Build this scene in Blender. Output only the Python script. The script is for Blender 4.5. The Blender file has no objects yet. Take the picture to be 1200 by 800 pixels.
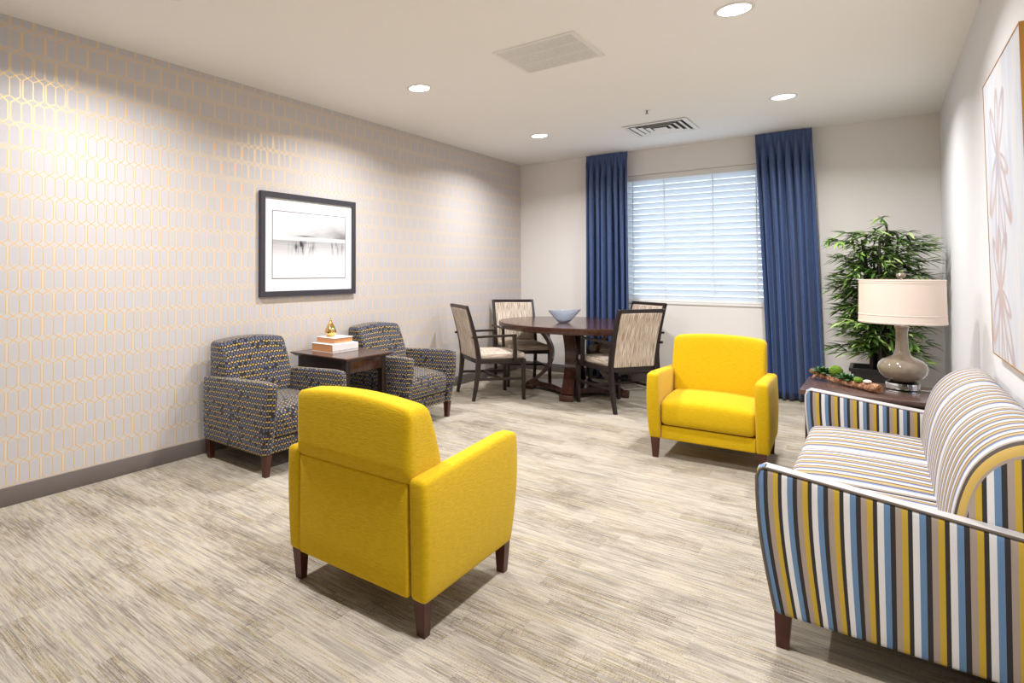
import bpy, bmesh, math, random
from mathutils import Vector, Matrix
PI = math.pi
sc = bpy.context.scene
COL = sc.collection

# ------------------------------------------------------------------ camera
XL, XR, YB, YF, H = -3.71, 0.417, 7.51, -1.60, 2.774      # room: left, right, back, front, height
cam = bpy.data.cameras.new('camera'); camo = bpy.data.objects.new('camera', cam); COL.objects.link(camo)
camo.location = (0, 0, 1.32)
camo.rotation_euler = (math.radians(90 + 1.04), 0, math.radians(41.37))
cam.sensor_width = 36; cam.lens = 690.5 / 1200 * 36
cam.shift_x = (600 - 424.5) / 1200; cam.shift_y = (305.2 - 400) / 1200
cam.clip_start = 0.05
sc.camera = camo
# ------------------------------------------------------------------ exposure, world, daylight, ceiling lamps' power
vs = sc.view_settings
vs.view_transform = 'Standard'; vs.look = 'None'; vs.gamma = 1.0; vs.use_curve_mapping = False
vs.exposure = 0.0
CAN_W = 37.0; CAN_COL = (1.0, 0.985, 0.98)
w = bpy.data.worlds.new('world'); sc.world = w; w.use_nodes = True
bg = w.node_tree.nodes['Background']; bg.inputs[0].default_value = (0.62, 0.80, 1.0, 1); bg.inputs[1].default_value = 3.0
dl = bpy.data.lights.new('window_daylight', 'AREA'); dl.shape = 'RECTANGLE'; dl.size = 2.2; dl.size_y = 2.4
dl.energy = 2100; dl.color = (0.66, 0.82, 1.0)
dlo = bpy.data.objects.new('window_daylight', dl); COL.objects.link(dlo); dlo.location = (-1.62, 9.0, 1.3); dlo.rotation_euler = (math.radians(100), 0, 0)

# ------------------------------------------------------------------ node helpers
class E:
    """small expression wrapper round shader math nodes"""
    def __init__(s, nt, sock): s.nt = nt; s.s = sock
    def _m(s, op, *a, clamp=False):
        n = s.nt.nodes.new('ShaderNodeMath'); n.operation = op; n.use_clamp = clamp
        for i, v in enumerate((s,) + a):
            if isinstance(v, E): s.nt.links.new(v.s, n.inputs[i])
            else: n.inputs[i].default_value = v
        return E(s.nt, n.outputs[0])
    def __add__(s, o): return s._m('ADD', o)
    def __sub__(s, o): return s._m('SUBTRACT', o)
    def __mul__(s, o): return s._m('MULTIPLY', o)
    def __truediv__(s, o): return s._m('DIVIDE', o)
    def abs(s): return s._m('ABSOLUTE')
    def floor(s): return s._m('FLOOR')
    def fract(s): return s._m('FRACT')
    def sin(s): return s._m('SINE')
    def mod(s, o): return s._m('FLOORED_MODULO', o)
    def lt(s, o): return s._m('LESS_THAN', o)
    def gt(s, o): return s._m('GREATER_THAN', o)
    def min(s, o): return s._m('MINIMUM', o)
    def max(s, o): return s._m('MAXIMUM', o)
    def clamp(s): return s._m('ADD', 0.0, clamp=True)
def smooth(e, lo, hi):
    n = e.nt.nodes.new('ShaderNodeMapRange'); n.clamp = True
    e.nt.links.new(e.s, n.inputs[0]); n.inputs[1].default_value = lo; n.inputs[2].default_value = hi
    return E(e.nt, n.outputs[0])
def rgb(r, g, b):
    f = lambda c: (c / 255 / 12.92) if c / 255 <= .04045 else ((c / 255 + .055) / 1.055) ** 2.4
    return (f(r), f(g), f(b), 1)
class Mat:
    def __init__(s, name, col=(.8, .8, .8, 1), rough=.6, metal=0, spec=.5, **kw):
        s.m = bpy.data.materials.new(name); s.m.use_nodes = True; s.nt = s.m.node_tree
        s.b = s.nt.nodes['Principled BSDF']
        s.b.inputs['Base Color'].default_value = col; s.b.inputs['Roughness'].default_value = rough
        s.b.inputs['Metallic'].default_value = metal; s.b.inputs['Specular IOR Level'].default_value = spec
        for k, v in kw.items(): s.b.inputs[k.replace('_', ' ')].default_value = v
    def coord(s, kind='Object'):
        n = s.nt.nodes.new('ShaderNodeTexCoord'); return n.outputs[kind]
    def geo(s):
        return s.nt.nodes.new('ShaderNodeNewGeometry').outputs['Position']
    def sep(s, v):
        n = s.nt.nodes.new('ShaderNodeSeparateXYZ'); s.nt.links.new(v, n.inputs[0])
        return [E(s.nt, n.outputs[i]) for i in range(3)]
    def comb(s, x, y, z=0.0):
        n = s.nt.nodes.new('ShaderNodeCombineXYZ')
        for i, v in enumerate((x, y, z)):
            if isinstance(v, E): s.nt.links.new(v.s, n.inputs[i])
            else: n.inputs[i].default_value = v
        return n.outputs[0]
    def noise(s, v, scale=5, detail=2, rough=.5, dist=0.0):
        n = s.nt.nodes.new('ShaderNodeTexNoise'); s.nt.links.new(v, n.inputs['Vector'])
        n.inputs['Scale'].default_value = scale; n.inputs['Detail'].default_value = detail; n.inputs['Roughness'].default_value = rough
        n.inputs['Distortion'].default_value = dist
        return E(s.nt, n.outputs[0])
    def white(s, v):
        n = s.nt.nodes.new('ShaderNodeTexWhiteNoise'); n.noise_dimensions = '3D'; s.nt.links.new(v, n.inputs['Vector'])
        return E(s.nt, n.outputs['Value'])
    def mix(s, f, a, b):
        n = s.nt.nodes.new('ShaderNodeMix'); n.data_type = 'RGBA'
        def put(v, k):
            if isinstance(v, E): s.nt.links.new(v.s, n.inputs[k])
            elif hasattr(v, 'is_linked'): s.nt.links.new(v, n.inputs[k])
            else: n.inputs[k].default_value = v
        put(f, 0); put(a, 6); put(b, 7)
        return n.outputs[2]
    def ramp(s, f, stops, interp='LINEAR'):
        n = s.nt.nodes.new('ShaderNodeValToRGB'); s.nt.links.new(f.s, n.inputs[0]); n.color_ramp.interpolation = interp
        el = n.color_ramp.elements
        while len(el) > 1: el.remove(el[0])
        el[0].position = stops[0][0]; el[0].color = stops[0][1]
        for p, c in stops[1:]:
            x = el.new(p); x.color = c
        return n.outputs[0]
    def color(s, sock): s.nt.links.new(sock, s.b.inputs['Base Color']); return s
    def to(s, e, name): s.nt.links.new(e.s, s.b.inputs[name]); return s
    def bump(s, e, strength=.3, dist=.002):
        n = s.nt.nodes.new('ShaderNodeBump'); n.inputs['Strength'].default_value = strength; n.inputs['Distance'].default_value = dist
        s.nt.links.new(e.s, n.inputs['Height']); s.nt.links.new(n.outputs[0], s.b.inputs['Normal']); return s

M = {}
# plain paints
def paint(name, c, rough=.75, b=.05):
    m = Mat(name, c, rough, spec=.25); m.bump(m.noise(m.geo(), 260, 2), b, .001); M[name] = m.m; return m
paint('wall_paint', rgb(235, 231, 227)); paint('ceiling_paint', rgb(250, 248, 245), .85); paint('right_wall_paint', rgb(226, 226, 228))
paint('white_trim', rgb(236, 233, 228), .45, 0.0)
m = Mat('baseboard', rgb(112, 104, 101), .42); M['baseboard'] = m.m

# carpet: planks of streaky loop pile running along x, with thin cross ticks
m = Mat('carpet', rough=.95, spec=.08)
x, y, z = m.sep(m.geo())
row = (y / .25).floor()
off = m.white(m.comb(row, 3.0, 0.0))
colm = ((x + off) / 1.0).floor()
sub = m.white(m.comb(row, colm, 7.0))
row2 = (y / .085).floor(); off2 = m.white(m.comb(row2, 11.0, 0.0)); col2 = ((x + off2 * .8) / .42).floor()
sub2 = m.white(m.comb(row2, col2, 5.0))
rowp = (y / .125).floor(); offp = m.white(m.comb(rowp, 21.0, 0.0)); colp = ((x + offp * .5) / .5).floor(); pid = m.white(m.comb(rowp, colp, 4.0))
n_fine = m.noise(m.comb(x * 12.0, y * 330.0, pid * 60.0), 1.0, 3, .65)
n_mid = m.noise(m.comb(x * 5.5, y * 130.0, pid * 40.0 + 3.0), 1.0, 3, .6)
n_warm = m.noise(m.comb(x * 2.5, y * 60.0, sub * 9.0), 1.0, 3, .55)
n_dots = m.noise(m.comb(x * 200.0, y * 260.0, 1.0), 1.0, 2, .6)
n_cross = m.noise(m.comb(x * 190.0, y * 14.0, pid * 30.0), 1.0, 2, .6)
n_big = m.noise(m.comb(x * 1.6, y * 2.4, 0.0), 1.6, 4, .65)
dark = smooth(n_fine * .6 + n_mid * .4 + (pid - .5) * .09 + (n_big - .5) * .36 + (n_dots - .5) * .42, .45, .67)
crossd = smooth(n_cross, .60, .66) * smooth((n_big - .5) + (pid - .5) * .25, .02, .14)
base = m.ramp(n_warm + (pid - .5) * .10 + (n_dots - .5) * .3, [(.34, rgb(158, 151, 140)), (.5, rgb(188, 180, 167)), (.64, rgb(172, 160, 136))])
colr = m.mix(dark * .85, base, rgb(92, 82, 73))
colr = m.mix(crossd * .5, colr, rgb(92, 82, 76))
m.color(colr); m.bump(m.noise(m.comb(x * 90, y * 240, 0.0), 1.0, 2), .5, .004); M['carpet'] = m.m

# wallpaper: overlapping long hexagons in metallic gold on silver-grey
m = Mat('wallpaper', rough=.55, spec=.2)
x, y, z = m.sep(m.geo())
P = .125; pitch = .1375; zone = .038; g = .06; lw = .018
v = (z * -1.0 + .672 + pitch * 40) / pitch           # grows downwards, integer at a row's zone top
r = v.floor(); t = (v.fract()) / (zone / pitch)
u = (y - 1.176) / P + r * .5 + 40.0
fu = u.fract(); a = fu.min(fu * -1.0 + 1.0)           # 0 at the upper row's single line
st = t.gt(1.0)
a2 = a * -1.0 + .5                                   # distance from the lower row's single
d_str = a2.abs().min((a2 - (.5 - g)).abs())
d1 = (a - t * .5).abs() * .62
d2 = (a - (t * (-(.5 - 2 * g)) + (.5 - g))).abs() * .66
d = st * d_str + (st * -1.0 + 1.0) * d1.min(d2)
line = smooth(d, lw * 1.15, lw * .75)
pairgap = st * a2.gt(.5 - g)
diam = (st * -1.0 + 1.0)
stripe = (y * 2 * PI / .0045).sin() * .5 + .5
inside = m.mix(stripe, rgb(198, 195, 199), rgb(206, 203, 206))
outside = rgb(214, 208, 202)
c0 = m.mix(pairgap.max(diam * .5), inside, outside)
c1 = m.mix(line, c0, rgb(238, 198, 122))
m.color(c1); m.to(line * .35 + .05, 'Metallic'); m.to(line * -.06 + .5, 'Roughness'); M['wallpaper'] = m.m

def fabric(name, c, c2, slub=True, bstr=.6, sheen=.3):
    m = Mat(name, rough=.9, spec=.15, Sheen_Weight=sheen, Sheen_Roughness=.5)
    ux, uy, uz = m.sep(m.coord('UV'))
    n = m.noise(m.comb(ux * 30, uy * 220, 0.0), 1.0, 3, .6); n2 = m.noise(m.comb(ux * 500, uy * 500, 4.0), 1.0, 1)
    m.color(m.mix(smooth(n, .4, .7), c, c2)); m.bump(n + n2 * .5, bstr, .003); M[name] = m.m; return m
fabric('yellow_fabric', rgb(218, 180, 22), rgb(202, 164, 10), sheen=.1)
fabric('blue_fabric', rgb(62, 88, 138), rgb(46, 68, 114), bstr=.25)
M['blue_fabric'].node_tree.nodes['Principled BSDF'].inputs['Roughness'].default_value = .36
M['blue_fabric'].node_tree.nodes['Principled BSDF'].inputs['Specular IOR Level'].default_value = .6

# patterned weave of the two grey chairs
m = Mat('speckled_fabric', rough=.9, spec=.15, Sheen_Weight=.45, Sheen_Roughness=.35)
ux, uy, uz = m.sep(m.coord('UV'))
S = .0175
wob = (ux * 2 * PI / .047).sin() * .0035
v = (uy + wob) / S; r = v.floor(); fv = v.fract()
uu = ux / .0250 + r * .5 + m.noise(m.comb(ux * 3, r, 0.0), 1.0, 0) * .3
fu = uu.fract(); cell = m.white(m.comb(uu.floor(), r, 1.0))
r3 = r.mod(2.0)
yl = r3.lt(.5) * (fu - .5).abs().lt(.30) * (fv - .5).abs().lt(.24) * cell.gt(.10)
bl = r3.gt(.5) * (fu - .5).abs().lt(.30) * (fv - .5).abs().lt(.46) * cell.gt(.12)
fl = m.white(m.comb(uu.floor(), r, 9.0)).gt(.86)
cc = m.mix(bl, rgb(38, 35, 37), rgb(92, 98, 122))
cc = m.mix(yl, cc, rgb(205, 172, 92))
cc = m.mix(fl * yl, cc, rgb(176, 168, 160))
nn = m.noise(m.comb(ux * 700, uy * 700, 0.0), 1.0, 1)
cc = m.mix(smooth(nn, .45, .75) * .30, cc, rgb(128, 124, 126))
m.color(cc); m.bump(nn, .5, .003); M['speckled_fabric'] = m.m

# striped fabric: stripes vary along U
m = Mat('striped_fabric', rough=.85, spec=.2)
ux, uy, uz = m.sep(m.coord('UV'))
f = ((ux / .0815) + 20.0).fract()
blue, blk, tau, mus, wht = rgb(104, 136, 172), rgb(54, 50, 50), rgb(168, 152, 140), rgb(196, 164, 58), rgb(226, 224, 224)
col = m.ramp(f, [(0, blue), (.18, blk), (.33, tau), (.51, mus), (.68, blk), (.81, wht)], 'CONSTANT')
nn = m.noise(m.comb(ux * 900, uy * 900, 0.0), 1.0, 1)
m.color(m.mix(smooth(nn, .4, .8) * .12, col, rgb(120, 120, 120))); m.bump(nn, .35, .002); M['striped_fabric'] = m.m
# finer stripes on seat and back cushions
m = Mat('seat_stripe_fabric', rough=.6, spec=.35)
ux, uy, uz = m.sep(m.coord('UV'))
f = ((ux / .0815) + 20.0).fract()
lt = rgb(226, 224, 222)
col = m.ramp(f, [(0, rgb(122, 138, 180)), (.16, rgb(70, 62, 66)), (.26, rgb(160, 146, 134)), (.40, rgb(194, 162, 84)), (.55, rgb(74, 66, 60)), (.65, rgb(166, 154, 142)), (.74, rgb(206, 206, 210))], 'CONSTANT')
nn = m.noise(m.comb(ux * 900, uy * 900, 0.0), 1.0, 1)
m.color(col); m.bump(nn, .3, .002); M['seat_stripe_fabric'] = m.m

# beige streak weave of the dining chairs
m = Mat('streaked_fabric', rough=.85, spec=.2)
ux, uy, uz = m.sep(m.coord('UV'))
n = m.noise(m.comb(ux * 230, uy * 6, 0.0), 1.0, 2, .6)
m.color(m.ramp(n, [(.32, rgb(112, 92, 80)), (.44, rgb(174, 152, 134)), (.53, rgb(214, 200, 184)), (.66, rgb(234, 226, 216))])); m.bump(n, .3, .002)
M['streaked_fabric'] = m.m

def wood(name, c1, c2, rough=.3, scale=1.0):
    m = Mat(name, rough=rough, spec=.5)
    ox, oy, oz = m.sep(m.coord('Object'))
    n = m.noise(m.comb(ox * 9 * scale, oy * 60 * scale, oz * 9 * scale), 1.0, 4, .6, .6)
    m.color(m.mix(smooth(n, .35, .7), c1, c2)); M[name] = m.m
wood('espresso_wood', rgb(40, 28, 26), rgb(30, 21, 20), .35)
wood('walnut_wood', rgb(76, 46, 36), rgb(52, 31, 26), .18)
wood('cherry_leg', rgb(82, 38, 28), rgb(62, 28, 22), .35)
wood('table_brown', rgb(98, 76, 70), rgb(78, 60, 55), .22)
M['black_frame'] = Mat('black_frame', rgb(58, 56, 64), .4).m
M['mat_board'] = Mat('mat_board', rgb(240, 240, 242), .6).m
M['gold_metal'] = Mat('gold_metal', rgb(226, 184, 112), .12, 1.0).m
m = Mat('gold_frame', rgb(196, 142, 70), .35, .6); M['gold_frame'] = m.m
M['silver_piping'] = Mat('silver_piping', rgb(196, 193, 194), .4, 0, .5).m
M['dark_piping'] = Mat('dark_piping', rgb(96, 84, 74), .6).m
M['book_cover'] = Mat('book_cover', rgb(238, 236, 234), .4).m
m = Mat('book_pages', rough=.8); ox, oy, oz = m.sep(m.coord('Object'))
m.color(m.mix(smooth(m.noise(m.comb(ox * 3, oy * 3, oz * 900), 1.0, 1), .4, .6), rgb(218, 160, 112), rgb(196, 136, 90))); M['book_pages'] = m.m
m = Mat('book_spine', rough=.5); ox, oy, oz = m.sep(m.coord('Object'))
msk = (oy / .012).fract().lt(.55) * oz.lt(.016) * oz.gt(.007)
m.color(m.mix(msk, rgb(236, 234, 232), rgb(128, 116, 104))); M['book_spine'] = m.m
m = Mat('lamp_linen', rgb(232, 216, 203), .8, spec=.1, Transmission_Weight=0.0)
nn = m.noise(m.coord('Object'), 260, 1); m.bump(nn, .2, .001); M['lamp_linen'] = m.m
M['taupe_glaze'] = Mat('taupe_glaze', rgb(140, 127, 110), .08, 0, .6, Coat_Weight=.6, Coat_Roughness=.04).m
M['acrylic'] = Mat('acrylic', (1, 1, 1, 1), .02, 0, .5, Transmission_Weight=1.0, IOR=1.49).m
M['blue_glass'] = Mat('blue_glass', rgb(226, 234, 246), .04, 0, .6, Transmission_Weight=.85, IOR=1.45).m
m = Mat('glass_pane', (1, 1, 1, 1), .0, 0, .5, Transmission_Weight=1.0, IOR=1.01); M['glass_pane'] = m.m
m = Mat('leaf', rough=.45, spec=.4)
inf = m.nt.nodes.new('ShaderNodeNewGeometry'); rnd = E(m.nt, inf.outputs['Random Per Island'])
m.color(m.ramp(rnd, [(0, rgb(38, 66, 24)), (.45, rgb(74, 110, 42)), (.8, rgb(128, 160, 76)), (1, rgb(178, 198, 128))])); M['leaf'] = m.m
M['cane'] = Mat('cane', rgb(44, 38, 30), .5).m
M['black_pot'] = Mat('black_pot', rgb(32, 31, 33), .35).m
m = Mat('pebbles', rough=.5); n = m.noise(m.coord('Object'), 60, 2); m.color(m.mix(smooth(n, .4, .6), rgb(24, 22, 22), rgb(84, 80, 78))); M['pebbles'] = m.m
m = Mat('driftwood', rough=.7); n = m.noise(m.coord('Object'), 34, 4, .7, 1.2)
m.color(m.ramp(n, [(.3, rgb(58, 34, 24)), (.48, rgb(142, 92, 62)), (.62, rgb(204, 160, 126))])); m.bump(n, .6, .01); M['driftwood'] = m.m
m = Mat('moss', rough=.9); n = m.noise(m.coord('Object'), 120, 2); m.color(m.mix(n, rgb(58, 92, 10), rgb(120, 158, 30))); m.bump(n, 1, .01); M['moss'] = m.m
M['succulent'] = Mat('succulent', rgb(46, 88, 34), .4).m
M['white_stone'] = Mat('white_stone', rgb(226, 214, 196), .6).m
M['vent_white'] = Mat('vent_white', rgb(240, 238, 234), .5).m
M['vent_dark'] = Mat('vent_dark', rgb(40, 42, 48), .8).m
M['brass'] = Mat('brass', rgb(110, 84, 66), .35, 1.0).m
M['chrome'] = Mat('chrome', rgb(200, 200, 200), .15, 1.0).m
m = Mat('slat', rgb(232, 236, 242), .4, spec=.4, Transmission_Weight=0.0)
tr = m.nt.nodes.new('ShaderNodeBsdfTranslucent'); tr.inputs[0].default_value = rgb(250, 250, 250)
mx = m.nt.nodes.new('ShaderNodeMixShader'); mx.inputs[0].default_value = .48
out = m.nt.nodes['Material Output']
m.nt.links.new(m.b.outputs[0], mx.inputs[1]); m.nt.links.new(tr.outputs[0], mx.inputs[2]); m.nt.links.new(mx.outputs[0], out.inputs[0]); M['slat'] = m.m
m = Mat('lamp_lens', (1, 1, 1, 1), .5); m.b.inputs['Emission Color'].default_value = (1, .96, .9, 1); m.b.inputs['Emission Strength'].default_value = 14; M['lamp_lens'] = m.m

# pictures (flat prints)
m = Mat('lake_print', rough=.3, spec=.3)
gx, gy, gz = m.sep(m.coord('UV'))       # u 0..1, v 0..1 bottom to top
streak = m.noise(m.comb(gx * 2.5, gy * 40, 0.0), 1.0, 3, .6)
cloud = m.noise(m.comb(gx * 2.0, gy * 3.5, 2.0), 1.0, 3, .6)
reeds = m.noise(m.comb(gx * 24, gy * 3, 5.0), 1.0, 3, .65)
shore = smooth((gy - .6).abs(), .035, .02)                       # white shore band
sky_d = smooth(gy, .95, .63) * gy.gt(.6) * smooth(gx + cloud * .5, .3, 1.2) * .62 * cloud * 1.6
wat = smooth((gy - .47).abs(), .16, .02) * smooth(reeds, .45, .75) * (smooth((gx - .38).abs(), .22, .05) + smooth((gx - .87).abs(), .12, .02)).clamp()
wt2 = gy.lt(.585) * smooth(gy, .3, .56) * (streak * .45 + .1)
hill = smooth((gx - .42).abs(), .16, .0) * smooth((gy - .645).abs(), .018, .0) * .6
dk = (sky_d + wat * .95 + wt2 + hill).clamp() * (shore * -1.0 + 1.0)
m.color(m.mix((dk * 1.35).clamp(), rgb(226, 226, 229), rgb(52, 52, 58))); m.b.inputs['Specular IOR Level'].default_value = .1; M['lake_print'] = m.m

m = Mat('flower_print', rough=.55, spec=.3)
gx, gy, gz = m.sep(m.coord('UV'))
brush = m.noise(m.comb(gx * 7, gy * 2.2, 0.0), 1.0, 4, .6, .4)
basec = m.ramp(brush, [(.35, rgb(188, 194, 208)), (.55, rgb(206, 208, 214)), (.7, rgb(210, 204, 198))])
tot = None
def petal(cx, cy, ang, ln, wd):
    ca, sa = math.cos(ang), math.sin(ang)
    px = (gx - cx) * ca + (gy - cy) * (1.6 * sa); py = (gx - cx) * (-sa) + (gy - cy) * (1.6 * ca)
    q = ((px - ln * .5) / (ln * .5)); qq = q * q + (py / wd) * (py / wd)
    ring = smooth((qq - .75).abs(), .65, .1)
    return ring * (q.lt(1.0))
for (cx, cy) in ((.36, .70), (.30, .24)):
    for ang, ln, wd in ((1.5, .36, .05), (2.1, .34, .05), (.95, .38, .06), (-1.3, .55, .05), (-1.75, .6, .055), (-2.3, .42, .07), (-.9, .5, .06), (-.45, .3, .04)):
        pp = petal(cx, cy, ang, ln, wd); tot = pp if tot is None else tot.max(pp)
pc = m.mix(smooth(brush, .4, .62), rgb(186, 136, 96), rgb(150, 156, 180))
m.color(m.mix(tot * smooth(brush, .25, .5) * .8, basec, pc)); M['flower_print'] = m.m

# ------------------------------------------------------------------ mesh helpers
def finish(name, bm, mat, parent=None, uv=None, ang=35, smooth_=True):
    """uv: None = box projection in metres"""
    bmesh.ops.recalc_face_normals(bm, faces=bm.faces)
    l = bm.loops.layers.uv.verify()
    if uv is None:
        for f in bm.faces:
            n = f.normal; ax = max(range(3), key=lambda i: abs(n[i]))
            for lo in f.loops:
                c = lo.vert.co; lo[l].uv = ((c.y, c.z), (c.x, c.z), (c.x, c.y))[ax]
    elif uv != 'keep':
        for f in bm.faces:
            for lo in f.loops: lo[l].uv = uv(lo.vert.co, f.normal)
    me = bpy.data.meshes.new(name)
    bm.to_mesh(me); bm.free()
    if smooth_:
        me.polygons.foreach_set('use_smooth', [True] * len(me.polygons)); me.set_sharp_from_angle(angle=math.radians(ang))
    me.materials.append(M[mat] if isinstance(mat, str) else mat)
    o = bpy.data.objects.new(name, me); COL.objects.link(o)
    if parent: o.parent = parent
    return o
def tag(o, label=None, cat=None, group=None, kind=None):
    if label: o['label'] = label
    if cat: o['category'] = cat
    if group: o['group'] = group
    if kind: o['kind'] = kind
    return o
def thing(name, label, cat, loc=(0, 0, 0), rz=0, group=None):
    o = bpy.data.objects.new(name, None); COL.objects.link(o); o.empty_display_size = .1
    o.location = loc; o.rotation_euler = (0, 0, rz); return tag(o, label, cat, group)
def struct(name, bm, mat, parent=None, **k):
    o = finish(name, bm, mat, parent, **k)
    if not parent: o['kind'] = 'structure'
    return o
def copy_tree(o, parent=None):
    c = o.copy(); COL.objects.link(c); c.parent = parent
    for ch in list(o.children): copy_tree(ch, c)
    return c
def box(bm, lo, hi, mt=None):
    vs_ = [bm.verts.new((x_, y_, z_)) for x_ in (lo[0], hi[0]) for y_ in (lo[1], hi[1]) for z_ in (lo[2], hi[2])]
    for q in ((0, 1, 3, 2), (4, 6, 7, 5), (0, 4, 5, 1), (2, 3, 7, 6), (0, 2, 6, 4), (1, 5, 7, 3)):
        bm.faces.new([vs_[i] for i in q])
    if mt is not None: bmesh.ops.transform(bm, matrix=mt, verts=vs_)
    return vs_
def bbox(lo, hi, bev=.004, seg=2):
    bm = bmesh.new(); box(bm, lo, hi)
    if bev: bmesh.ops.bevel(bm, geom=bm.edges[:], offset=bev, segments=seg, profile=.5, affect='EDGES')
    return bm
def rbox(lo, hi, r=.02, n=(8, 8, 8), deform=None, uvf=None, rs=3, bm=None):
    """rounded box with a dense grid, then deformed; UV from the undeformed box unless uvf"""
    bm = bm or bmesh.new(); l = bm.loops.layers.uv.verify()
    lo = Vector(lo); hi = Vector(hi)
    P_ = []
    for k in range(3):
        a, b = lo[k], hi[k]; rr = min(r, (b - a) * .499)
        pts = [a + rr * (1 - math.cos(PI / 2 * i / rs)) * 1.0 for i in range(rs)]
        pts = [a + rr * (math.tan(PI / 4 * i / rs)) for i in range(rs)]
        mid = [a + rr + (b - a - 2 * rr) * i / n[k] for i in range(n[k] + 1)]
        P_.append(pts + mid + [a + b - p for p in reversed(pts)])
    cache = {}
    def vert(i, j, k):
        key = (i, j, k)
        if key in cache: return cache[key]
        p = Vector((P_[0][i], P_[1][j], P_[2][k]))
        c = Vector([min(max(p[q], lo[q] + min(r, (hi[q] - lo[q]) * .499)), hi[q] - min(r, (hi[q] - lo[q]) * .499)) for q in range(3)])
        d = p - c
        if d.length > 1e-9:
            d = d.normalized() * min(r, d.length if d.length < r else r) if d.length < r else d.normalized() * r
            p = c + d
        q = deform(p.copy()) if deform else p
        vtx = bm.verts.new(q); cache[key] = (vtx, p); return cache[key]
    N = [len(q) - 1 for q in P_]
    def face(ids, ax):
        vv = [vert(*i) for i in ids]
        try: f = bm.faces.new([v_[0] for v_ in vv])
        except ValueError: return
        for lo_, (v_, p) in zip(f.loops, vv):
            lo_[l].uv = uvf(p, ax) if uvf else ((p.y, p.z), (p.x, p.z), (p.x, p.y))[ax]
    for ax in range(3):
        a1, a2_ = [(1, 2), (0, 2), (0, 1)][ax]
        for side in (0, N[ax]):
            for i in range(N[a1]):
                for j in range(N[a2_]):
                    ids = []
                    for di, dj in ((0, 0), (1, 0), (1, 1), (0, 1)):
                        t_ = [0, 0, 0]; t_[ax] = side; t_[a1] = i + di; t_[a2_] = j + dj; ids.append(tuple(t_))
                    face(ids, ax)
    return bm
def prism(bm, pts, axis, a, b):
    """extrude a 2-D outline along an axis (0,1,2)"""
    def mk(p, t):
        return {0: (t, p[0], p[1]), 1: (p[0], t, p[1]), 2: (p[0], p[1], t)}[axis]
    A = [bm.verts.new(mk(p, a)) for p in pts]; B = [bm.verts.new(mk(p, b)) for p in pts]
    bm.faces.new(A); bm.faces.new(B[::-1]); n = len(pts)
    for i in range(n): bm.faces.new((A[i], B[i], B[(i + 1) % n], A[(i + 1) % n]))
    return bm
def lathe(bm, prof, n=32, c=(0, 0), sy=1.0, close=False):
    rings = []
    for r, z_ in prof:
        if r < 1e-6: rings.append([bm.verts.new((c[0], c[1], z_))])
        else: rings.append([bm.verts.new((c[0] + r * math.cos(2 * PI * i / n), c[1] + sy * r * math.sin(2 * PI * i / n), z_)) for i in range(n)])
    for A, B in zip(rings, rings[1:]):
        for i in range(n):
            a_, b_ = A[i % len(A)], A[(i + 1) % n % len(A)]; c_, d_ = B[(i + 1) % n % len(B)], B[i % len(B)]
            f = [];
            for v_ in (a_, b_, c_, d_):
                if v_ not in f: f.append(v_)
            if len(f) > 2: bm.faces.new(f)
    return bm
def tube(bm, pts, rad, n=8, cap=True, flat=1.0):
    """tube along points; rad number or list"""
    pts = [Vector(p) for p in pts]; rings = []
    up = Vector((0, 0, 1)); prevx = None
    for i, p in enumerate(pts):
        t = (pts[min(i + 1, len(pts) - 1)] - pts[max(i - 1, 0)]).normalized()
        if prevx is None:
            xx = t.cross(up)
            if xx.length < .1: xx = t.cross(Vector((1, 0, 0)))
        else: xx = prevx - t * prevx.dot(t)
        xx.normalize(); prevx = xx; yy = t.cross(xx)
        r = rad[i] if isinstance(rad, (list, tuple)) else rad
        rings.append([bm.verts.new(p + xx * r * math.cos(2 * PI * k / n) + yy * r * flat * math.sin(2 * PI * k / n)) for k in range(n)])
    for A, B in zip(rings, rings[1:]):
        for k in range(n): bm.faces.new((A[k], A[(k + 1) % n], B[(k + 1) % n], B[k]))
    if cap: bm.faces.new(rings[0][::-1]); bm.faces.new(rings[-1])
    return bm
def sweep_rect(bm, path, w_, h_, side):
    """bar of rectangular section (w_ across `side`, h_ across the path in its plane); w_, h_ numbers or lists"""
    path = [Vector(p) for p in path]; side = Vector(side).normalized(); rings = []
    for i, p in enumerate(path):
        t = (path[min(i + 1, len(path) - 1)] - path[max(i - 1, 0)]).normalized(); nn = t.cross(side).normalized()
        W = (w_[i] if isinstance(w_, (list, tuple)) else w_) / 2; Hh = (h_[i] if isinstance(h_, (list, tuple)) else h_) / 2
        rings.append([bm.verts.new(p + side * W * a_ + nn * Hh * b_) for a_, b_ in ((-1, -1), (1, -1), (1, 1), (-1, 1))])
    for A, B in zip(rings, rings[1:]):
        for k in range(4): bm.faces.new((A[k], A[(k + 1) % 4], B[(k + 1) % 4], B[k]))
    bm.faces.new(rings[0][::-1]); bm.faces.new(rings[-1]); return bm
def bevel_all(bm, off=.003, seg=2, ang=30):
    ed = [e for e in bm.edges if len(e.link_faces) == 2 and e.calc_face_angle(0) > math.radians(ang)]
    bmesh.ops.bevel(bm, geom=ed, offset=off, segments=seg, profile=.5, affect='EDGES'); return bm
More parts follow.
